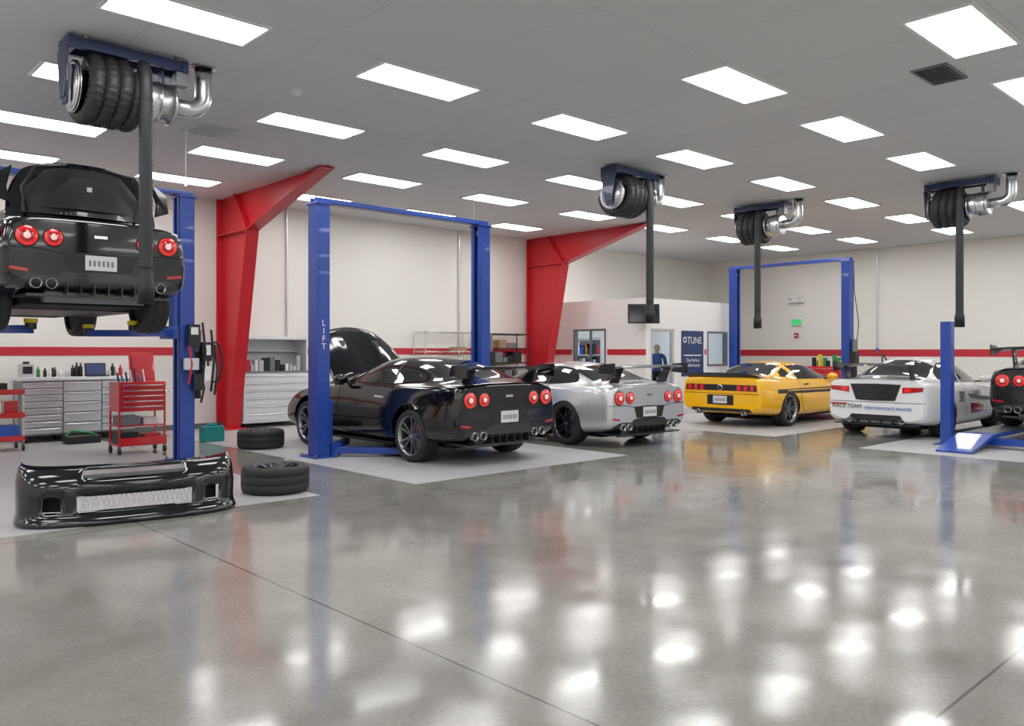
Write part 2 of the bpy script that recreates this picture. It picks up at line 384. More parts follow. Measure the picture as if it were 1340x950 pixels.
m.tube([(.3+.1*math.cos(a*.4),-.02,1.35+.28*math.sin(a*.4)) for a in range(17)],.014,'black')
m.obj('control_panel',l1,loc=(1.58,-.17,0),bevel=.004)

e=empty('four_post_car_lift',(0,0,0)); m=MB()
for (x,y) in ((14.1,4.83),(14.1,2.2),(19.0,4.83),(19.0,2.2)):
    m.bb((x-.08,y-.08,0),(x+.08,y+.08,1.98),'blue'); m.bb((x-.16,y-.16,0),(x+.16,y+.16,.02),'blue')
for x in(14.1,19.0): m.bb((x-.08,2.28,.06),(x+.08,4.75,.16),'blue')
for y in(4.37,2.73): m.bb((13.95,y-.25,.16),(19.2,y+.25,.22),'blue')
for y in(4.37,2.73):
    m.prism([(0,0.004),(.95,.16),(.95,.22),(0,.03)],-.25,.25,'blue',Matrix.Translation((13.0,y,0))@Matrix.Rotation(-math.pi/2,4,'Z'))
    m.bb((14.25,y-.23,.22),(18.9,y+.23,.226),'steeld')
m.obj('lift_frame',e,bevel=.004)

# ------------------------------------------------------------------ exhaust hose reels
def reel(loc,rz,drop):
    e=empty('exhaust_hose_reel',loc,rz)
    m=MB()
    m.bb((-.55,-.16,-.14),(.55,-.10,-.04),'navy'); m.bb((-.55,.10,-.14),(.55,.16,-.04),'navy')
    m.bb((-.56,-.17,-.16),(-.50,.17,-.03),'navy'); m.bb((.50,-.17,-.16),(.56,.17,-.03),'navy')
    for x in(-.4,.4):
        for y in(-.13,.13): m.cyl((x,y,-.05),(x,y,0),.015,'galv',8)
    m.bb((-.56,-.06,-.65),(-.53,.06,-.14),'navy'); m.prism([(-.16,-.14),(.16,-.14),(.07,-.6),(-.07,-.6)],-.575,-.56,'navy')
    m.bb((.33,-.05,-.6),(.36,.05,-.14),'navy'); m.box((.5,-.1,-.22),(.12,.12,.14),'steeld')
    m.obj('mounting_bracket',e,bevel=.005)
    m=MB(); z=-.47
    T=Matrix.Translation((0,0,z))@Matrix.Rotation(math.pi/2,4,'Y')
    m.lathe([(-.5,.0001),(-.5,.2),(-.47,.2),(-.47,.17),(.0,.17),(.02,.2),(.45,.2),(.45,.17),(.47,.0001)],'galv',T,36)
    for x in(-.49,-.47): m.lathe([(x,.245),(x+.008,.245),(x+.008,.2),(x,.2)],'galv',T,36,closed=True)
    for x in (-.02,.12,.28,.42): m.lathe([(x,.2),(x,.212),(x+.02,.212),(x+.02,.2)],'galv',T,36)
    m.obj('drum',e)
    m=MB()
    pts=[];turns=3.6;N=340
    for i in range(N+1):
        a=-math.pi+ 2*math.pi*turns*i/N
        r=.265; pts.append((-.40+.128*turns*i/N,-r*math.cos(a),z+r*math.sin(a)))
    m.tube(pts,.07,'hose',12,rf=lambda i:.076+.006*math.sin(i*2.1))
    m.obj('hose_coil',e)
    m=MB()
    x,y=.08,-.30
    hp=[(x,y+.05,z+.27),(x,y-.0,z+.2),(x,y-.03,z+.08),(x,y-.03,z-.1)]
    top=z-.1; n=int((drop-abs(top))/.022)
    hp+= [(x,y-.03,top-.022*(k+1)) for k in range(n)]
    m.tube(hp,.06,'hose',14,rf=lambda i:.060+.006*(i%2))
    zb=hp[-1][2]
    m.lathe([(0,.062),(-.12,.066),(-.16,.08),(-.34,.08),(-.34,.07),(-.16,.07),(0,.055)],'black',Matrix.Translation((x,y-.03,zb)),20)
    m.obj('drop_hose',e)
    m=MB()
    pts=[(.46,0,z),(.62,0,z)]+[(.62+.16*math.sin(t*math.pi/16),0,z+.16-.16*math.cos(t*math.pi/16)) for t in range(1,9)]+[(.78,0,z+.3),(.78,0,-.001)]
    m.tube(pts,.085,'galv',20)
    m.lathe([(-.02,.14),(-.02,.086),(0,.14)],'galv',Matrix.Translation((.78,0,-.001)),20)
    m.obj('duct_elbow',e)
reel((2.74,8.55,H),0,2.2); reel((10.62,8.5,H),0,2.2); reel((15.06,8.66,H),-math.pi/2,2.2); reel((15.5,5.08,H),-math.pi/2,2.25)

# ------------------------------------------------------------------ cars
def wheel_mesh(rk,R=.355,name='wheel'):
    m=MB(); T=Matrix.Rotation(math.pi/2,4,'Y'); k=R/.355
    tp=[(-.12,.255),(-.135,.265),(-.142,.30),(-.128,.338),(-.10,.352),(-.05,.355),(-.045,.349),(-.04,.355),(.04,.355),(.045,.349),(.05,.355),(.10,.352),(.128,.338),(.142,.30),(.135,.265),(.12,.255)]
    m.lathe([(a,b*k) for a,b in tp],'rubber',T,48)
    m.lathe([(.125,.272*k),(.137,.268*k),(.132,.255*k),(.06,.242*k),(-.10,.242*k),(-.12,.255*k)],rk,T,48)
    m.lathe([(.07,.0001),(.095,.03),(.10,.045),(.08,.06),(.06,.06)],rk,T,24)
    m.lathe([(.0,.0001),(.0,.19),(-.03,.19),(-.03,.0001)],'steeld',T,32,smooth=False)
    m.lathe([(-.1,.0001),(-.1,.245)],'dark',T,32,smooth=False)
    for i in range(10):
        a=2*math.pi*i/10+ (.1 if i%2 else -.1)
        R2=Matrix.Rotation(a,4,'X'); vs=[]
        for (r,x,w,t) in ((.04,.10,.018,.03),(.14,.10,.013,.03),(.248*k,.122,.012,.03)):
            vs+=[(x,-w,r),(x,w,r),(x-t,w,r),(x-t,-w,r)]
        fs=[]
        for s in range(2):
            for j in range(4): fs.append((s*4+j,s*4+(j+1)%4,(s+1)*4+(j+1)%4,(s+1)*4+j))
        m.add(vs,fs,rk,False,R2)
    m.box((-.0,.13,.1),(.07,.06,.12),'toolred' if rk!='rim' else 'steeld',rx=-.9)
    return m.mesh(name)
WD=wheel_mesh('rim'); WS=wheel_mesh('rims')
def lerp(a,b,t): return a+(b-a)*t
def loft(st):
    vs=[];fs=[];n=16
    for (y,w,zb,zm,ws,zs,wi,zi,wr,zr,zc) in st:
        h=[(0,zb),(w*.80,zb),(w*.975,zb+.07),(w*.995,lerp(zb,zm,.6)),(w,zm+.06),(ws,zs),(wi,zi),(wr,zr),(0,zc)]
        vs+=[(a,y,b) for a,b in h+[(-a,b) for a,b in reversed(h[1:8])]]
    for s in range(len(st)-1):
        for j in range(n):
            j2=(j+1)%n; fs.append((s*n+j,s*n+j2,(s+1)*n+j2,(s+1)*n+j))
    for s,flip in((0,True),(len(st)-1,False)):
        b=s*n
        c=[(b,b+1,b+15)]+[(b+i,b+i+1,b+16-i-1,b+16-i) for i in range(1,7)]+[(b+7,b+8,b+9)]
        for f in c: fs.append(tuple(reversed(f)) if not flip else f)
    return vs,fs
def smooth(pts,n):
    out=[];P=[pts[0]]+list(pts)+[pts[-1]]
    for i in range(n):
        t=i/(n-1)*(len(pts)-1); k=min(int(t),len(pts)-2); f=t-k
        a,b,c,d=P[k],P[k+1],P[k+2],P[k+3]
        out.append(tuple(.5*(2*b[q]+(c[q]-a[q])*f+(2*a[q]-5*b[q]+4*c[q]-d[q])*f*f+(3*b[q]-a[q]-3*c[q]+d[q])*f**3) for q in range(2)))
    return out
def cast(bvh,mode,u,v,off):
    o,d={'back':((u,-4,v),(0,1,0)),'front':((u,7,v),(0,-1,0)),'R':((3,u,v),(-1,0,0)),'L':((-3,u,v),(1,0,0)),'top':((u,v,4),(0,0,-1))}[mode]
    o=Vector(o);d=Vector(d); l,nn,i,ds=bvh.ray_cast(o,d)
    if l is None: l,nn,i,ds=bvh.find_nearest(o+d*3)
    if nn.dot(d)>0: nn=-nn
    return l+nn*off
def patch(m,bvh,mode,lo,up,k,n=24,rows=10,off=.004):
    lo=smooth(lo,n);up=smooth(up,n);vs=[];fs=[]
    for r in range(rows):
        t=r/(rows-1)
        for i in range(n): vs.append(cast(bvh,mode,lerp(lo[i][0],up[i][0],t),lerp(lo[i][1],up[i][1],t),off))
    for r in range(rows-1):
        for i in range(n-1): fs.append((r*n+i,r*n+i+1,(r+1)*n+i+1,(r+1)*n+i))
    m.add(vs,fs,k,True)
def strip(m,bvh,mode,pts,w,k='seam',off=.003,n=40):
    p=smooth(pts,n); vs=[];fs=[]
    for i in range(n):
        a=p[max(0,i-1)];b=p[min(n-1,i+1)];dx,dy=b[0]-a[0],b[1]-a[1];l=math.hypot(dx,dy) or 1
        nx,ny=-dy/l*w/2,dx/l*w/2
        vs+=[cast(bvh,mode,p[i][0]+nx,p[i][1]+ny,off),cast(bvh,mode,p[i][0]-nx,p[i][1]-ny,off)]
    for i in range(n-1): fs.append((2*i,2*i+1,2*i+3,2*i+2))
    m.add(vs,fs,k,True)
def disc(m,bvh,mode,u,v,r,k,off=.004,dep=.012,ri=0.0001):
    l=cast(bvh,mode,u,v,off)
    T=Matrix.Translation(l)@Matrix.Rotation(math.pi/2,4,'X')
    m.lathe([(-.02,ri),(-.02,r),(dep-.004,r),(dep,r*.94),(dep,ri)] ,k,T,28)
def car_body(key,st,wb,paint,R=.355):
    N=16; vs,fs=loft(st)
    me=bpy.data.meshes.new(key+'_cage'); me.from_pydata(vs,[],fs); me.update()
    cr=me.attributes.new('crease_edge','FLOAT','EDGE')
    for i,e in enumerate(me.edges):
        a,b=e.vertices
        if a//N==b//N and a//N in(0,len(st)-1): cr.data[i].value=.5 if (abs(a-b) in(1,N-1)) else 0
        elif a//N!=b//N and (a%N in(5,11)): cr.data[i].value=.35
    me.materials.append(M[paint]); me.materials.append(M['dark'])
    ob=bpy.data.objects.new(key+'_tmp',me); COL.objects.link(ob)
    s=ob.modifiers.new('s','SUBSURF'); s.levels=3; s.render_levels=3
    base=bake(ob); bvh=BVHTree.FromPolygons([v.co.copy() for v in base.vertices],[tuple(p.vertices) for p in base.polygons])
    c=MB()
    for y in(0,wb):
        for sg in(-1,1): c.cyl((sg*.60,y,.345),(sg*1.3,y,.345),R+.035,'dark',48,smooth=False)
    cme=c.mesh('cutter'); import bmesh
    bm=bmesh.new(); bm.from_mesh(cme); bmesh.ops.remove_doubles(bm,verts=bm.verts,dist=.0005); bmesh.ops.recalc_face_normals(bm,faces=bm.faces); bm.to_mesh(cme); bm.free()
    co=bpy.data.objects.new('cutter',cme); COL.objects.link(co)
    b=ob.modifiers.new('b','BOOLEAN'); b.operation='DIFFERENCE'; b.object=co; b.solver='EXACT'
    try: b.material_mode='TRANSFER'
    except Exception: pass
    fin=bake(ob); fin.name=key
    fin.polygons.foreach_set('use_smooth',[True]*len(fin.polygons))
    try: fin.set_sharp_from_angle(angle=math.radians(40))
    except Exception as ex: print(ex)
    bpy.data.objects.remove(ob); bpy.data.objects.remove(co)
    return fin,bvh
gtr=[
(-.96,.84,.34,.60,.80,.90,.72,.955,.45,.975,.975),
(-.93,.91,.26,.62,.85,.94,.75,1.0,.45,1.02,1.02),
(-.70,.955,.24,.62,.895,.965,.76,1.01,.45,1.035,1.035),
(-.42,.985,.20,.60,.90,.965,.74,1.015,.56,1.07,1.085),
(-.02,.995,.17,.58,.89,.955,.76,1.005,.60,1.23,1.27),
(.38,.965,.16,.56,.885,.945,.79,.99,.62,1.325,1.375),
(.9,.945,.16,.54,.88,.94,.80,.975,.63,1.355,1.405),
(1.28,.945,.16,.54,.88,.93,.80,.965,.61,1.305,1.36),
(1.72,.945,.16,.54,.885,.92,.79,.955,.61,1.135,1.18),
(2.12,.955,.16,.56,.895,.90,.76,.94,.52,.985,1.0),
(2.6,.975,.17,.58,.905,.87,.74,.91,.45,.93,.94),
(3.1,.965,.18,.56,.875,.81,.72,.86,.45,.875,.885),
(3.52,.92,.20,.50,.80,.70,.68,.75,.45,.775,.785),
(3.76,.76,.26,.45,.68,.58,.58,.62,.40,.655,.665)]
mus=[
(-1.08,.86,.38,.66,.82,.96,.76,1.01,.45,1.02,1.02),
(-1.05,.91,.30,.66,.87,1.0,.79,1.055,.45,1.075,1.075),
(-.78,.94,.26,.64,.89,1.0,.80,1.06,.45,1.09,1.09),
(-.42,.955,.22,.62,.89,.98,.78,1.035,.56,1.11,1.13),
(.0,.955,.20,.60,.885,.965,.78,1.005,.59,1.24,1.28),
(.45,.94,.18,.58,.88,.95,.79,.98,.61,1.34,1.385),
(.95,.935,.18,.58,.88,.94,.80,.97,.62,1.375,1.425),
(1.35,.935,.18,.58,.88,.94,.80,.965,.60,1.33,1.38),
(1.78,.935,.18,.58,.88,.94,.79,.965,.60,1.15,1.19),
(2.18,.94,.18,.60,.88,.93,.77,.97,.52,1.025,1.035),
(2.7,.95,.18,.60,.88,.91,.76,.95,.45,.985,1.005),
(3.25,.94,.19,.58,.87,.87,.76,.915,.45,.94,.96),
(3.64,.91,.22,.54,.84,.80,.76,.86,.45,.88,.89),
(3.80,.86,.28,.50,.80,.72,.72,.78,.42,.80,.81)]
evo=[
(-.92,.80,.34,.62,.78,.98,.70,1.04,.45,1.06,1.06),
(-.89,.86,.26,.62,.83,1.01,.72,1.08,.45,1.10,1.10),
(-.62,.895,.23,.62,.85,1.02,.72,1.08,.45,1.115,1.12),
(-.30,.91,.20,.62,.855,1.01,.72,1.07,.53,1.14,1.155),
(.08,.91,.18,.60,.85,.99,.73,1.04,.56,1.34,1.39),
(.45,.895,.17,.58,.84,.98,.74,1.02,.58,1.45,1.505),
(.95,.885,.17,.58,.84,.965,.75,.995,.59,1.48,1.535),
(1.35,.885,.17,.58,.84,.955,.75,.985,.58,1.43,1.485),
(1.8,.885,.17,.58,.84,.935,.74,.975,.58,1.22,1.26),
(2.2,.895,.17,.60,.845,.915,.72,.955,.50,1.03,1.045),
(2.6,.915,.17,.60,.85,.89,.70,.92,.45,.965,.975),
(3.05,.905,.18,.56,.82,.83,.68,.87,.45,.90,.91),
(3.4,.85,.20,.50,.76,.73,.66,.78,.45,.81,.82),
(3.6,.74,.26,.45,.68,.60,.58,.65,.40,.68,.69)]
def side_mirror(m,y,z,w,k):
    for s in(-1,1):
        m.lathe([(-.10,.0001),(-.09,.045),(-.04,.07),(.02,.075),(.045,.07),(.05,.0001)],k,Matrix.Translation((s*(w+.06),y+.0,z))@Matrix.Scale(1.45,4,(1,0,0))@Matrix.Rotation(math.pi/2,4,'X'),16)
        m.box((s*(w-.06),y,z-.05),(.12,.05,.03),'black')
def gtr_details(bvh,paint):
    m=MB()
    for md in('L','R'):
        patch(m,bvh,md,[(1.93,.985),(1.2,.98),(.5,.99),(-.10,1.035)],[(1.90,.992),(1.45,1.19),(.95,1.285),(.45,1.285),(.12,1.22),(-.06,1.10)],'glass',36,12)
        strip(m,bvh,md,[(1.86,.95),(1.88,.7),(1.86,.45),(1.8,.3)],.009); strip(m,bvh,md,[(.50,.98),(.47,.8),(.52,.55),(.62,.3)],.009)
        strip(m,bvh,md,[(1.8,.25),(1.2,.24),(.5,.25)],.05,'black'); strip(m,bvh,md,[(.66,.79),(.90,.80)],.028,'steel',.010)
        strip(m,bvh,md,[(.56,.99),(.60,1.285)],.035,'black',.007)
        strip(m,bvh,md,[(2.24,.76),(2.28,.62),(2.36,.5)],.05,'black',.004)
        strip(m,bvh,md,[(1.8,.46),(1.2,.44),(.55,.50)],.012,'seam',.003)
    patch(m,bvh,'top',[(-.66,-.44),(0,-.52),(.66,-.44)],[(-.56,.14),(0,.19),(.56,.14)],'glass',24,12)
    patch(m,bvh,'top',[(-.69,2.0),(0,2.14),(.69,2.0)],[(-.57,1.30),(0,1.24),(.57,1.30)],'glass',24,12)
    strip(m,bvh,'top',[(-.70,-.48),(-.69,-.86)],.009); strip(m,bvh,'top',[(.70,-.48),(.69,-.86)],.009)
    strip(m,bvh,'back',[(-.88,.68),(-.60,.68),(-.40,.655),(-.32,.62)],.010,n=30);strip(m,bvh,'back',[(.88,.68),(.60,.68),(.40,.655),(.32,.62)],.010,n=30)
    strip(m,bvh,'back',[(-.72,.94),(-.74,.70)],.008); strip(m,bvh,'back',[(.72,.94),(.74,.70)],.008)
    for s in(-1,1):
        for x,r in((.69,.100),(.45,.086)):
            disc(m,bvh,'back',s*x,.80,r+.014,'black',.0,.008)
            disc(m,bvh,'back',s*x,.80,r,'tail',.004,.014)
            disc(m,bvh,'back',s*x,.80,r*.62,'taildim',.012,.016)
            disc(m,bvh,'back',s*x,.80,r*.34,'tailc',.02,.016)
        for x in(.47,.61):
            T=Matrix.Translation((s*x,-.93,.33))@Matrix.Rotation(-math.pi/2,4,'X')
            m.lathe([(.1,.056),(-.06,.056),(-.06,.046),(.05,.044),(.05,.0001)],'pipe',T,24); m.lathe([(-.02,.045),(-.02,.0001)],'dark',T,24)
        patch(m,bvh,'back',[(s*.68,.44),(s*.84,.46)],[(s*.68,.47),(s*.84,.49)],'taildim',8,4,.006)
    patch(m,bvh,'back',[(-.30,.47),(0,.465),(.30,.47)],[(-.36,.655),(0,.665),(.36,.655)],'black',20,6,.003)
    yy=cast(bvh,'back',0,.57,0).y
    m.box((0,yy-.012,.565),(.31,.012,.155),'plate')
    for i in range(6): m.box((-.11+i*.044,yy-.019,.56),(.022,.003,.06),'steeld')
    patch(m,bvh,'back',[(-.84,.285),(-.4,.27),(0,.27),(.4,.27),(.84,.285)],[(-.80,.36),(-.66,.41),(-.42,.41),(-.3,.46),(.3,.46),(.42,.41),(.66,.41),(.80,.36)],'carbon',48,7,.004)
    m.bb((-.70,-.99,.20),(.70,-.5,.225),'carbon')
    for x in(-.33,-.2,-.07,.07,.2,.33): m.box((x,-.90,.27),(.010,.20,.13),'carbon')
    m.box((0,cast(bvh,'back',0,.84,0).y-.004,.84),(.13,.008,.03),'chrome')
    patch(m,bvh,'front',[(-.45,.3),(.45,.3)],[(-.5,.58),(.5,.58)],'dark',16,6,.004)
    for s in(-1,1): patch(m,bvh,'front',[(s*.58,.56),(s*.78,.58)],[(s*.62,.68),(s*.8,.74)],'chrome',6,5,.004)
    side_mirror(m,1.70,1.02,.92,paint)
    m.bb((-.62,-.5,.14),(.62,3.3,.2),'dark'); m.bb((-.88,.5,.13),(.88,2.3,.17),'black')
    m.cyl((-.62,0,.345),(.62,0,.345),.05,'steeld'); m.cyl((-.62,2.78,.345),(.62,2.78,.345),.05,'steeld')
    m.cyl((-.5,-.75,.24),(.5,-.75,.24),.09,'steeld')
    return m.mesh('details')
def wing(parent,k='pblack',high=.0,w=.80):
    m=MB(); z=1.18+high
    vs=[];fs=[];n=17
    prof=[(-1.0,.03),(-.97,.06),(-.86,.045),(-.72,.0),(-.86,.008)]
    for i in range(n):
        u=-1+2*i/(n-1); dz=-.03*abs(u)**3
        for (y,b) in prof: vs.append((u*w,y,z+b+dz))
    for i in range(n-1):
        for j in range(5): fs.append((i*5+j,i*5+(j+1)%5,(i+1)*5+(j+1)%5,(i+1)*5+j))
    fs+= [tuple(range(5)),tuple((n-1)*5+j for j in range(5))]
    m.add(vs,fs,k,False)
    for s in(-1,1):
        m.prism([(-.92,z+.01),(-.78,z+.01),(-.62,1.0),(-.82,1.0)],s*.56-.014,s*.56+.014,k)
        m.prism([(-1.03,z-.09),(-1.03,z+.09),(-.72,z+.07),(-.68,z-.07)],s*w-.008,s*w+.008,k)
    m.obj('rear_wing',parent,bevel=.002)
def car(name,loc,rz,body,det,wheels,wb,tr=.82,droop=0,R=.355,sz=1):
    e=empty(name,loc,rz)
    a=inst('body',body,e); b=inst('details',det,e); a.scale[2]=b.scale[2]=sz
    for i,(x,y) in enumerate(((-tr,0),(tr,0),(-tr,wb),(tr,wb))):
        inst('wheel_%d'%(i+1),wheels,e,(x,y,R-droop),(0,0,0 if x>0 else math.pi))
    return e
gb,gbv=car_body('coupe_body',gtr,2.78,'pblack'); gd=gtr_details(gbv,'pblack')
sb=gb.copy(); sb.materials[0]=M['psilver']; sd=gd.copy()
for i,mm in enumerate(sd.materials):
    if mm==M['pblack']: sd.materials[i]=M['psilver']

# black car raised on lift
c1=car('black_sports_coupe',(2.72,10.22,1.86),0,gb,gd,WD,2.78,droop=.14)
m=MB(); n=25
def lidshape(u,v,w0,w1,h,y0,curve):
    w=lerp(w0,w1,v**2.2); x=u*w; zz=1.06+h*v*(1-.16*abs(u)**3*v); y=y0+.10*v-curve*(abs(u)**2)
    return (x,y,zz)
for (w0,w1,h,dy,k,zz0) in ((.76,.58,.64,.0,'pblack',0),(.62,.50,.53,-.035,'carbon',.05),(.48,.38,.36,-.06,'black',.12)):
    vs=[];fs=[]
    for r in range(10):
        for i in range(n):
            p=lidshape(-1+2*i/(n-1),r/9,w0,w1,h,-.48+dy,-.10); vs.append((p[0],p[1],p[2]+zz0))
    for r in range(9):
        for i in range(n-1): fs.append((r*n+i,r*n+i+1,(r+1)*n+i+1,(r+1)*n+i))
    m.add(vs,fs,k,True)
for s in(-1,1):
    m.tube([(s*.60,-.56,1.10),(s*.64,-.52,1.35),(s*.50,-.47,1.60),(s*.2,-.45,1.66)],.018,'black')
    m.add([(s*.74,-.46,1.20),(s*.90,-.42,1.26),(s*.88,-.40,1.47),(s*.70,-.40,1.60),(s*.76,-.44,1.36)],[(0,1,2,3,4)],'pblack')
    m.add([(s*.74,-.42,1.20),(s*.90,-.38,1.26),(s*.88,-.36,1.47),(s*.70,-.36,1.60),(s*.76,-.40,1.36)],[(0,1,2,3,4)],'pblack')
m.box((0,-.57,1.40),(.05,.01,.05),'white')
m.obj('trunk_lid',c1)
m=MB(); patch(m,gbv,'top',[(-.6,-.86),(.6,-.86)],[(-.6,-.55),(.6,-.55)],'dark',12,6,.006); m.obj('trunk_opening',c1)
# black car with open hood
c2=car('black_sports_coupe',(7.48,9.02,.065),0,gb,gd,WS,2.78,droop=.06)
wing(c2)
m=MB(); vs=[];fs=[]
for r in range(9):
    v=r/8
    for i in range(21):
        u=-1+2*i/20; w=lerp(.76,.64,v**2)
        a=math.radians(44); L=1.25*v*(1-.10*u*u*v)
        y=2.18+L*math.cos(a); z=.98+L*math.sin(a)+.06*math.sin(math.pi*v)-.05*u*u-.06*abs(u)**6+(.022 if .3<abs(u)<.62 and v<.97 else 0)
        vs.append((u*w,y,z))
for r in range(8):
    for i in range(20): fs.append((r*21+i,r*21+i+1,(r+1)*21+i+1,(r+1)*21+i))
m.add(vs,fs,'pblack',True)
for s in(-1,1):
    m.box((s*.3,2.72,1.56),(.14,.16,.012),'black',rx=math.radians(44))
    m.cyl((s*.6,2.9,.9),(s*.55,2.75,1.43),.012,'steel')
ho=m.obj('open_hood',c2); so=ho.modifiers.new('s','SOLIDIFY'); so.thickness=.025
m=MB(); patch(m,gbv,'top',[(-.62,2.3),(.62,2.3)],[(-.58,3.3),(.58,3.3)],'dark',12,8,.006)
m.box((0,2.85,.93),(.5,.4,.1),'toolred'); m.box((-.3,3.1,.90),(.2,.3,.1),'steel'); m.obj('engine_bay',c2,bevel=.02)
# silver
c3=car('silver_sports_coupe',(10.56,8.98,0),math.radians(-4),sb,sd,WD,2.78,sz=.97); wing(c3,'carbon',.05,.86)
# right black
c6=car('black_sports_coupe',(15.95,3.60,.226),-math.pi/2,gb,gd,WD,2.78); wing(c6,'carbon',.12,.85)

yb,ybv=car_body('yellow_body',mus,2.72,'pyellow')
def mus_det(bvh):
    m=MB()
    for md in('L','R'):
        patch(m,bvh,md,[(1.98,.985),(1.2,.985),(.52,.995)],[(1.94,.995),(1.45,1.21),(1.0,1.30),(.45,1.28)],'glass',28,10)
        patch(m,bvh,md,[(.36,1.04),(-.06,1.06)],[(.28,1.24),(.02,1.15)],'glass',10,7)
        patch(m,bvh,md,[(3.2,.66),(2.4,.68),(.5,.70),(-.5,.72)],[(3.2,.80),(2.4,.80),(.5,.80),(-.5,.80)],'black',60,5,.0035)
        patch(m,bvh,md,[(3.25,.73),(2.4,.745),(.5,.755),(-.1,.76)],[(3.25,.76),(2.4,.765),(.5,.775),(-.1,.78)],'pyellow',60,3,.0055)
        strip(m,bvh,md,[(1.9,.95),(1.92,.7),(1.9,.45),(1.8,.3)],.01,'seam',.007); strip(m,bvh,md,[(.48,.98),(.43,.75),(.5,.45),(.6,.3)],.01,'seam',.007)
        strip(m,bvh,md,[(2.2,.26),(1.4,.25),(.5,.26)],.08,'black'); strip(m,bvh,md,[(.60,.88),(.82,.885)],.03,'black',.012)
    patch(m,bvh,'top',[(-.64,-.48),(0,-.58),(.64,-.48)],[(-.55,.26),(0,.33),(.55,.26)],'glass',24,12)
    patch(m,bvh,'top',[(-.69,2.06),(0,2.2),(.69,2.06)],[(-.57,1.40),(0,1.33),(.57,1.40)],'glass',24,12)
    patch(m,bvh,'top',[(-.74,-1.0),(.74,-1.0)],[(-.70,-.64),(0,-.70),(.70,-.64)],'black',20,6,.004)
    patch(m,bvh,'back',[(-.81,.77),(.81,.77)],[(-.80,.90),(.80,.90)],'black',30,6,.004)
    for s in(-1,1):
        for i in range(3):
            x=s*(.42+i*.145)
            patch(m,bvh,'back',[(x-.055,.775),(x+.055,.775)],[(x-.055,.89),(x+.055,.89)],'taildim',4,4,.010)
            patch(m,bvh,'back',[(x-.015,.785),(x+.015,.785)],[(x-.015,.88),(x+.015,.88)],'tail',4,4,.013)
        T=Matrix.Translation((s*.52,-1.06,.31))@Matrix.Rotation(-math.pi/2,4,'X')
        m.lathe([(.1,.05),(-.04,.05),(-.04,.04),(.05,.04),(.05,.0001)],'pipe',T,20)
    disc(m,bvh,'back',0,.835,.06,'chrome',.006,.012); disc(m,bvh,'back',0,.835,.05,'black',.012,.012)
    yy=cast(bvh,'back',0,.58,0).y
    patch(m,bvh,'back',[(-.30,.47),(.30,.47)],[(-.30,.68),(.30,.68)],'black',12,5,.003)
    m.box((0,yy-.012,.58),(.31,.012,.155),'plate')
    for i in range(6): m.box((-.11+i*.044,yy-.019,.58),(.022,.003,.06),'steeld')
    strip(m,bvh,'back',[(-.86,.71),(.86,.71)],.01)
    patch(m,bvh,'back',[(-.70,.33),(.70,.33)],[(-.66,.40),(.66,.40)],'black',24,4,.004)
    vs=[];fs=[]
    for i in range(21):
        u=-1+i/10; x=u*.80
        for (y,z) in((-.86,1.095),(-1.02,1.105),(-1.12,1.15),(-1.11,1.12),(-1.05,1.04),(-.86,1.04)): vs.append((x,y+.08*abs(u)**3,z-.05*abs(u)**3))
    for i in range(20):
        for j in range(6): fs.append((i*6+j,i*6+(j+1)%6,i*6+6+(j+1)%6,i*6+6+j))
    fs+=[tuple(range(6)),tuple(120+j for j in range(6))]
    m.add(vs,fs,'pblack',False)
    patch(m,bvh,'front',[(-.6,.55),(.6,.55)],[(-.6,.76),(.6,.76)],'dark',16,6,.004)
    side_mirror(m,1.75,1.04,.90,'pyellow')
    m.bb((-.62,-.5,.15),(.62,3.3,.2),'dark')
    return m.mesh('details')
yd=mus_det(ybv)
c4=car('yellow_muscle_car',(15.25,9.08,0),-math.pi/2,yb,yd,WS,2.72,.80,sz=.94)
eb,ebv=car_body('sedan_body',evo,2.65,'pwhite',.335)
WB=wheel_mesh('rim',.335)
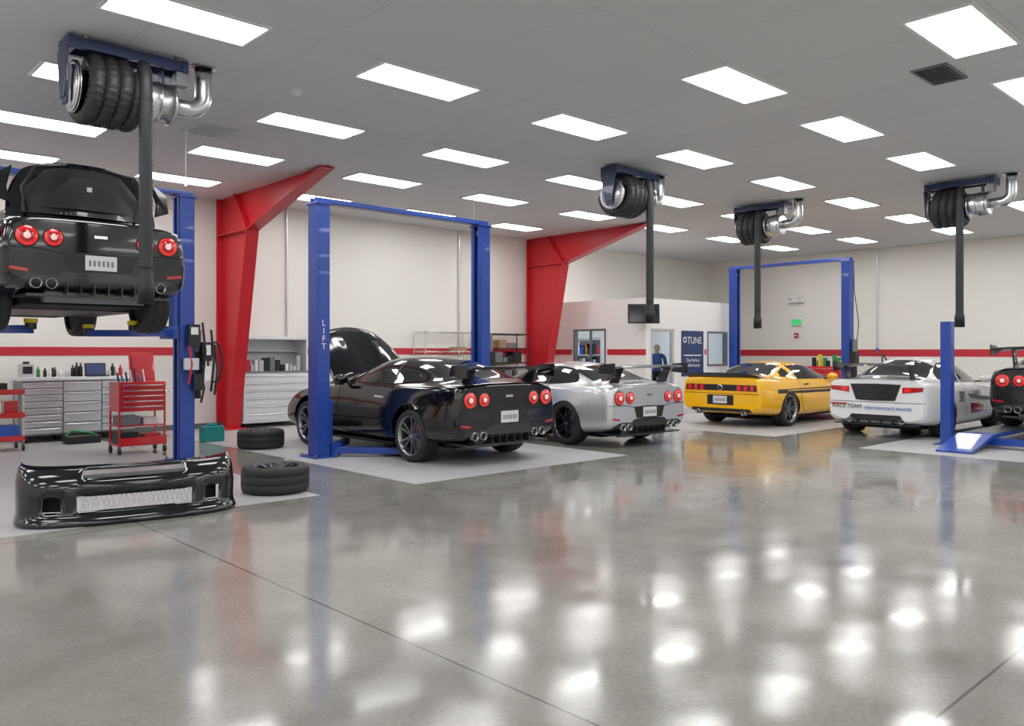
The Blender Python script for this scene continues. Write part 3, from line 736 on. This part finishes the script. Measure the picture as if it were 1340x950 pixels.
def evo_det(bvh):
    m=MB()
    for md in('L','R'):
        patch(m,bvh,md,[(2.02,.99),(1.5,1.0),(.90,1.01)],[(1.98,1.0),(1.55,1.26),(.93,1.40)],'glass',18,10)
        patch(m,bvh,md,[(.82,1.01),(.4,1.03),(-.04,1.09)],[(.85,1.40),(.42,1.37),(.06,1.22)],'glass',18,10)
        strip(m,bvh,md,[(1.95,.95),(1.97,.7),(1.93,.45),(1.85,.3)],.01); strip(m,bvh,md,[(.87,1.0),(.85,.7),(.87,.3)],.01); strip(m,bvh,md,[(-.02,1.05),(.06,.78),(.3,.6),(.42,.35)],.01)
        strip(m,bvh,md,[(2.2,.25),(1.3,.24),(.45,.25)],.06,'carbon'); strip(m,bvh,md,[(.95,.86),(1.15,.86)],.03,'steel',.012); strip(m,bvh,md,[(.16,.88),(.34,.88)],.03,'steel',.012)
        patch(m,bvh,md,[(1.75,.42),(1.15,.40)],[(1.8,.56),(1.1,.60)],'taildim',10,5,.004)
        patch(m,bvh,md,[(2.3,.62),(1.7,.64),(1.1,.70)],[(2.3,.68),(1.7,.72),(1.0,.80)],'steeld',20,4,.0035)
    patch(m,bvh,'top',[(-.62,-.32),(0,-.40),(.62,-.32)],[(-.53,.28),(0,.34),(.53,.28)],'glass',24,12)
    patch(m,bvh,'top',[(-.66,2.10),(0,2.22),(.66,2.10)],[(-.55,1.44),(0,1.38),(.55,1.44)],'glass',24,12)
    patch(m,bvh,'top',[(-.60,-.87),(.60,-.87)],[(-.64,-.42),(0,-.47),(.64,-.42)],'carbon',20,8,.004)
    patch(m,bvh,'back',[(-.34,.70),(0,.69),(.34,.70)],[(-.44,1.0),(0,1.01),(.44,1.0)],'carbon',20,8,.004)
    for s in(-1,1):
        patch(m,bvh,'back',[(s*.46,.84),(s*.79,.88)],[(s*.46,.95),(s*.80,.96)],'taildim',14,6,.006)
        patch(m,bvh,'back',[(s*.49,.86),(s*.60,.87)],[(s*.49,.935),(s*.60,.94)],'tail',6,4,.010)
        T=Matrix.Translation((s*.45,-.90,.31))@Matrix.Rotation(-math.pi/2,4,'X')
        m.lathe([(.1,.05),(-.04,.05),(-.04,.04),(.05,.04),(.05,.0001)],'pipe',T,20)
    strip(m,bvh,'back',[(-.83,.665),(.83,.665)],.01)
    patch(m,bvh,'back',[(-.5,.31),(.5,.31)],[(-.42,.43),(.42,.43)],'carbon',20,4,.004)
    m.box((0,-.88,.25),(1.4,.2,.02),'carbon')
    for x in(-.3,-.1,.1,.3): m.box((x,-.88,.30),(.012,.16,.1),'carbon')
    patch(m,bvh,'back',[(-.80,.60),(-.5,.60)],[(-.80,.63),(-.5,.63)],'toolred',8,3,.004)
    patch(m,bvh,'front',[(-.5,.3),(.5,.3)],[(-.45,.6),(.45,.6)],'dark',16,6,.004)
    side_mirror(m,1.8,1.06,.86,'pwhite')
    m.bb((-.6,-.5,.15),(.6,3.2,.2),'dark')
    return m.mesh('details')
ed=evo_det(ebv)
c5=car('white_race_sedan',(15.3,6.10,0),-math.pi/2,eb,ed,WB,2.65,.77,R=.335,sz=.93); wing(c5,'carbon',.06,.70)
yb5=cast(ebv,'back',0.4,.55,.0).y
text('livery_rear','RACE TEAM',.10,(-.50,yb5-.012,.53),(math.pi/2,0,0),'black',c5); text('livery_rear_b','PERFORMANCE BRAKES',.075,(.22,yb5-.02,.51),(math.pi/2,0,0),'bluep',c5)
xr=cast(ebv,'R',1.3,.70,0).x
text('livery_number','38',.28,(xr+.012,.64,.68),(math.pi/2,0,math.pi/2),'black',c5); text('livery_door','TURBO',.14,(xr+.012,1.4,.74),(math.pi/2,0,math.pi/2),'black',c5)

# ------------------------------------------------------------------ front bumper on floor
def bumper():
    e=empty('front_bumper_cover',(2.55,7.74,0.003),math.radians(-10)); e.scale=(1,1,.92); m=MB()
    prof=[(.004,.03),(.004,-.06),(.03,-.075),(.05,-.04),(.085,-.012),(.13,0),(.27,-.012),(.36,-.0),(.43,.03),(.50,.09),(.53,.17)]
    n=57;vs=[];fs=[]
    for i in range(n):
        u=-1+2*i/(n-1); th=u*math.pi/2
        x=.90*math.copysign(abs(math.sin(th))**.9,th); yb=-.42*max(0,math.cos(th))**.55+.25
        for (z,dy) in prof:
            side=abs(u)**4; zz=z*(1+.08*side); sx=x*(1-dy*.3)
            vs.append((sx,yb+dy*(1-side*.7),zz))
    P=len(prof)
    def hole(i,j):
        u=abs(-1+2*(i+.5)/(n-1))
        if u<.27 and j==8: return True
        if u<.31 and j==5: return True
        if .42<u<.56 and j==5: return True
        return False
    for i in range(n-1):
        for j in range(P-1):
            if hole(i,j): continue
            fs.append((i*P+j,i*P+P+j,i*P+P+j+1,i*P+j+1))
    m.add(vs,fs,'pblack',True)
    o=m.obj('bumper_shell',e); s=o.modifiers.new('s','SOLIDIFY'); s.thickness=.012; s.offset=1
    m=MB()
    for i in range(22):
        x0=-.44+i*.04
        m.cyl((x0,-.150,.13),(x0+.04,-.150,.27),.0035,'chrome',6); m.cyl((x0+.04,-.150,.13),(x0,-.150,.27),.0035,'chrome',6)
    m.box((0,-.165,.272),(.92,.012,.012),'chrome'); m.box((0,-.165,.128),(.92,.012,.012),'chrome')
    for s in(-1,1): m.box((s*.62,-.02,.2),(.2,.02,.15),'dark',rz=s*.35)
    m.box((0,-.06,.44),(.9,.04,.03),'steeld')
    m.obj('grille',e)
bumper()
inst('car_tire',WD,None,(4.14,8.15,.146),(0,-math.pi/2,0)); inst('car_tire',WD,None,(5.85,12.0,.146),(0,-math.pi/2,.4))

# ------------------------------------------------------------------ tool cabinets
def drawers(m,x0,x1,yf,z0,z1,n,k='steel',h='chrome'):
    hh=(z1-z0)/n
    for i in range(n):
        m.bb((x0+.01,yf-.018,z0+i*hh+.008),(x1-.01,yf,z0+(i+1)*hh-.008),k)
        m.bb((x0+.05,yf-.035,z0+(i+1)*hh-.035),(x1-.05,yf-.018,z0+(i+1)*hh-.02),h)
m=MB(); m.bb((0,0,.12),(1.75,.62,1.02),'steeld'); m.bb((-.02,-.03,1.02),(1.77,.64,1.07),'cabw')
drawers(m,0,.6,0,.14,1.0,8); drawers(m,.6,1.2,0,.14,1.0,5); drawers(m,1.2,1.75,0,.14,1.0,7)
for x in(.08,.6,1.2,1.67):
    for y in(.1,.52): m.cyl((x-.02,y,.06),(x+.02,y,.06),.06,'black',14); m.box((x,y,.115),(.08,.08,.015),'steeld')
m.obj('tool_cabinet',loc=(3.24,15.08,.0),bevel=.004)
m=MB(); m.bb((0,0,.10),(1.42,.6,1.08),'cabw'); m.bb((-.01,-.02,1.08),(1.43,.61,1.11),'steeld')
drawers(m,0,1.42,0,.14,1.04,6,'cabw')
for x in(.08,1.34):
    for y in(.1,.5): m.cyl((x-.02,y,.06),(x+.02,y,.06),.06,'black',14); m.box((x,y,.105),(.08,.08,.015),'steeld')
m.bb((0,.05,1.11),(.03,.6,1.74),'cabw'); m.bb((1.39,.05,1.11),(1.42,.6,1.74),'cabw'); m.bb((.03,.57,1.11),(1.39,.6,1.74),'cabw'); m.bb((0,.02,1.74),(1.42,.6,1.80),'cabw')
m.bb((.03,.35,1.50),(1.39,.57,1.515),'cabw')
x=.08
while x<1.3:
    w=random.uniform(.04,.12);h=random.uniform(.1,.32); m.box((x+w/2,.25,1.11+h/2),(w,.15,h),random.choice(['black','white','redpaint','black','steel','black','steeld'])); x+=w+.02
m.obj('tool_cabinet',loc=(7.0,15.12,0),bevel=.004)
def bottles(name,loc,L,n,hmin=.12,hmax=.3,dep=.3):
    m=MB()
    for i in range(n):
        x=L*(i+.5)/n+random.uniform(-.01,.01);y=random.uniform(0,dep);h=random.uniform(hmin,hmax);r=random.uniform(.025,.04)
        k=random.choice(['black','white','redpaint','steel','green','black','steeld','black','black'])
        m.lathe([(0,.0001),(0,r),(h*.7,r),(h*.8,r*.45),(h,r*.45),(h,.0001)],k,Matrix.Translation((x,y,0)),14)
    m.obj(name,loc=loc)
bottles('spray_can_row',(3.55,15.25,1.071),.7,11,.08,.24)
bottles('fluid_bottle_row',(4.62,15.3,1.071),.30,4,.1,.22)
m=MB(); m.box((0,0,.01),(.32,.22,.02),'black'); m.box((0,.11,.12),(.34,.015,.22),'black',rx=-.2); m.box((0,.1,.12),(.30,.012,.18),'poster',rx=-.2); m.obj('laptop',loc=(4.42,15.25,1.071))
m=MB(); m.box((0,0,.11),(.2,.2,.22),'steel'); m.box((0,-.11,.12),(.14,.01,.12),'black'); m.cyl((0,0,.22),(0,0,.26),.05,'black'); m.obj('bench_charger',loc=(3.38,15.45,1.071),bevel=.01)

m=MB()
m.bb((-.33,-.22,.62),(.33,.22,1.05),'toolred'); drawers(m,-.33,.33,-.22,.64,1.03,5,'toolred','chrome')
for x in(-.32,.32):
    for y in(-.2,.2):
        m.box((x,y,.37),(.025,.025,.52),'toolred'); m.cyl((x-.015,y,.05),(x+.015,y,.05),.05,'black',12); m.box((x,y,.11),(.04,.04,.03),'steeld')
m.bb((-.34,-.23,.12),(.34,.23,.15),'toolred'); m.bb((-.34,-.235,.15),(.34,-.225,.24),'toolred'); m.bb((-.33,-.2,.15),(-.05,.1,.32),'black'); m.bb((.05,-.15,.15),(.28,.1,.28),'redpaint')
m.bb((-.33,-.22,.40),(.33,.22,.42),'toolred'); m.bb((-.3,-.18,.42),(-.02,.15,.55),'steeld'); m.box((.15,0,.47),(.2,.2,.1),'white')
m.box((.14,.24,1.26),(.36,.03,.44),'toolred',rx=-.2); m.box((.14,.22,1.26),(.30,.02,.36),'redpaint',rx=-.2)
m.tube([(.33,-.15,.9),(.42,-.15,.9),(.42,.15,.9),(.33,.15,.9)],.012,'chrome')
for i in range(7): m.cyl((-.28+i*.06,-.05,1.05),(-.28+i*.06,.03,1.05+random.uniform(.08,.2)),.014,random.choice(['black','steel','black','bluep']),8)
m.obj('red_tool_cart',loc=(4.24,12.7,.003),bevel=.004)
m=MB()
for z in(.15,.5,.85): m.bb((-.4,-.25,z),(.4,.25,z+.03),'toolred'); m.bb((-.4,-.255,z),(.4,-.245,z+.08),'toolred')
for x in(-.38,.38):
    for y in(-.23,.23): m.box((x,y,.5),(.03,.03,.76),'steel'); m.cyl((x-.015,y,.05),(x+.015,y,.05),.05,'black',12); m.box((x,y,.11),(.03,.03,.06),'steeld')
m.bb((-.3,-.2,.18),(.0,.15,.42),'redpaint'); m.bb((.05,-.2,.18),(.34,.15,.38),'bluep'); m.bb((-.3,-.18,.53),(.1,.15,.72),'white'); m.bb((.15,-.15,.53),(.33,.15,.75),'toolred'); m.bb((-.2,-.1,.88),(.2,.15,1.02),'black')
m.obj('utility_cart',loc=(2.66,14.3,.003),bevel=.004)
m=MB(); m.box((0,0,.13),(.36,.2,.26),'teal'); m.box((0,0,.28),(.2,.05,.04),'teal'); m.box((-.08,0,.28),(.03,.05,.05),'teal'); m.cyl((.13,0,.26),(.16,0,.33),.03,'black',12)
m.obj('fluid_can',loc=(5.66,13.4,.0),bevel=.02)
m=MB(); m.box((0,0,.06),(.5,.3,.12),'black'); m.tube([(-.25,0,.12),(-.15,.05,.2),(.1,-.05,.17),(.25,0,.1)],.02,'green'); m.obj('drip_tray',loc=(4.0,14.6,.003),bevel=.01)

def rack(name,loc,L,Hh,k,n,fill):
    m=MB()
    for x in(0,L):
        for y in(0,.45): m.cyl((x,y,0),(x,y,Hh),.014,k,10)
    for s in range(n):
        z=.12+(Hh-.16)*s/(n-1)
        for y in [i*.05 for i in range(10)]: m.cyl((0,y,z),(L,y,z),.004,k,6)
        for zz in(z-.02,z+.01):
            m.cyl((0,0,zz),(L,0,zz),.006,k,6); m.cyl((0,.45,zz),(L,.45,zz),.006,k,6); m.cyl((0,0,zz),(0,.45,zz),.006,k,6); m.cyl((L,0,zz),(L,.45,zz),.006,k,6)
        if fill and s<n-1:
            x=.06
            while x<L-.25:
                w=random.uniform(.12,.35);h=random.uniform(.08,.28)
                if random.random()<fill: m.box((x+w/2,.22,z+.006+h/2),(w-.02,.3,h),random.choice(['black','steeld','black','wood','redpaint','black']))
                x+=w
    m.obj(name,loc=loc)
rack('wire_shelf_rack',(11.5,15.25,0),1.5,2.0,'chrome',5,.2)
rack('black_shelf_rack',(13.3,15.2,0),1.5,1.98,'black',6,.6)

m=MB(); m.box((0,0,0),(.1,.5,.14),'white'); m.cyl((-.05,-.15,.08),(-.1,-.15,.05),.06,'white'); m.cyl((-.05,.15,.08),(-.1,.15,.05),.06,'white'); m.obj('emergency_light',loc=(23.93,12.6,3.1),bevel=.01)
m=MB(); m.box((0,0,0),(.05,.36,.22),'white'); m.box((-.027,0,0),(.004,.32,.18),'exitg'); ex=m.obj('exit_sign',loc=(23.97,12.6,2.42))
m=MB(); m.box((0,0,0),(.06,.12,.16),'toolred'); m.box((-.035,0,.0),(.01,.07,.04),'white'); m.obj('fire_alarm_pull',loc=(23.97,12.62,2.0),bevel=.005)
m=MB(); m.bb((-.25,-.5,.12),(.25,.5,1.1),'toolred')
for i in range(6): m.bb((-.27,-.48,.15+i*.155),(-.25,.48,.29+i*.155),'toolred'); m.bb((-.285,-.4,.26+i*.155),(-.27,.4,.27+i*.155),'chrome')
for x in(-.2,.2):
    for y in(-.4,.4): m.cyl((x,y-.02,.06),(x,y+.02,.06),.06,'black',12)
for i in range(8): m.box((random.uniform(-.1,.1),-.42+i*.11,1.1+.08+i%3*.04),(.1,.08,.16+i%3*.08),random.choice(['green','white','black','yellowp','redpaint']))
m.obj('red_tool_chest',loc=(21.3,10.35,0),bevel=.004)
m=MB(); m.cyl((0,0,.1),(.0,0,.75),.16,'steel',24); m.cyl((0,0,.75),(0,0,.85),.17,'toolred',24); m.tube([(.1,0,.85),(.2,.1,1.2),(.0,.2,1.45),(-.2,.1,1.2)],.02,'hose')
for a in range(4): m.cyl((.15*math.cos(a*1.57),.15*math.sin(a*1.57),0.0),(.12*math.cos(a*1.57),.12*math.sin(a*1.57),.12),.02,'black',8)
m.obj('shop_vacuum',loc=(20.9,8.5,0))
m=MB(); m.bb((0,0,0),(.18,.6,.05),'yellowp'); m.prism([(0,.05),(.25,.05),(.05,.14),(0,.14)],0,.18,'yellowp'); m.obj('wheel_chock',loc=(17.4,7.5,0.003),bevel=.008)

# ------------------------------------------------------------------ person in office
def person(loc,rz):
    V=[];E=[];R=[]
    def p(x,y,z,r,par=None):
        V.append((x,y,z));R.append(r);i=len(V)-1
        if par is not None:E.append((par,i))
        return i
    pel=p(0,0,.93,.14); ab=p(0,-.03,1.08,.125,pel); ch=p(0,-.08,1.26,.15,ab); nk0=p(0,-.11,1.40,.085,ch); nk=p(0,-.14,1.46,.052,nk0)
    hd=p(0,-.17,1.54,.078,nk); hd2=p(0,-.18,1.62,.09,hd); hd3=p(0,-.17,1.69,.065,hd2)
    for s in(-1,1):
        h=p(s*.10,0,.87,.095,pel);k=p(s*.11,-.04,.50,.062,h);a=p(s*.12,.0,.10,.042,k);f=p(s*.12,-.08,.045,.042,a);t=p(s*.13,-.19,.03,.03,f)
        sh=p(s*.19,-.09,1.37,.062,nk0);el=p(s*.24,-.08,1.10,.045,sh);wr=p(s*.20,-.30,1.02,.028,el);pm=p(s*.19,-.36,1.01,.030,wr)
        for i in range(4):
            b=p(s*(.155+.022*i),-.41,1.01,.010,pm);c=p(s*(.153+.024*i),-.44-(.008 if i in(1,2) else 0),1.0,.009,b);p(s*(.153+.024*i),-.462-(.008 if i in(1,2) else 0),.98,.008,c)
        b=p(s*.155,-.37,1.015,.011,pm); p(s*.135,-.40,1.01,.009,b)
    me=bpy.data.meshes.new('person'); me.from_pydata(V,E,[]); o=bpy.data.objects.new('tmp',me); COL.objects.link(o)
    sk=o.modifiers.new('k','SKIN')
    for i,r in enumerate(R): me.skin_vertices[0].data[i].radius=(r,r)
    me.skin_vertices[0].data[0].use_root=True
    sb=o.modifiers.new('s','SUBSURF'); sb.levels=2; sb.render_levels=2
    f=bake(o); bpy.data.objects.remove(o)
    f.materials.clear()
    for k in('shirt','pants','skin','hair','black'): f.materials.append(M[k])
    for q in f.polygons:
        q.use_smooth=True; c=q.center; z=c.z
        i=0
        if z<.10 : i=4
        elif z<.96 and abs(c.x)<.3 and c.y>-.28: i=1
        elif z>1.44: i=2
        elif c.y<-.20 and z<1.15: i=2
        if z>1.66 or (z>1.53 and c.y>-.16): i=3
        q.material_index=i
    e=empty('standing_person',loc,rz); inst('figure',f,e)
    m=MB(); m.box((0,-.275,1.595),(.022,.04,.035),'skin',rx=.3)
    for s in(-1,1): m.lathe([(-.008,.0001),(-.008,.012),(.0,.012),(.004,.0001)],'black',Matrix.Translation((s*.033,-.262,1.625))@Matrix.Rotation(math.pi/2,4,'X'),10); m.box((s*.088,-.175,1.6),(.018,.03,.055),'skin')
    m.box((0,-.256,1.557),(.045,.012,.008),'redpaint'); m.obj('face',e,bevel=.003)
person((18.35,13.75,0),math.radians(-60))

# ------------------------------------------------------------------ camera
cam=bpy.data.cameras.new('camera'); co=bpy.data.objects.new('camera',cam); COL.objects.link(co)
cam.sensor_width=36; cam.lens=36*1070/1340; cam.shift_y=-15/1340; cam.clip_end=200
co.location=(0,0,1.5)
fx,fy=.6828,.7306
co.rotation_euler=(math.pi/2,0,math.atan2(fy,fx)-math.pi/2)
SC.camera=co
w=bpy.data.worlds.new('world'); SC.world=w; w.use_nodes=True
w.node_tree.nodes['Background'].inputs[0].default_value=(.5,.55,.6,1); w.node_tree.nodes['Background'].inputs[1].default_value=.3
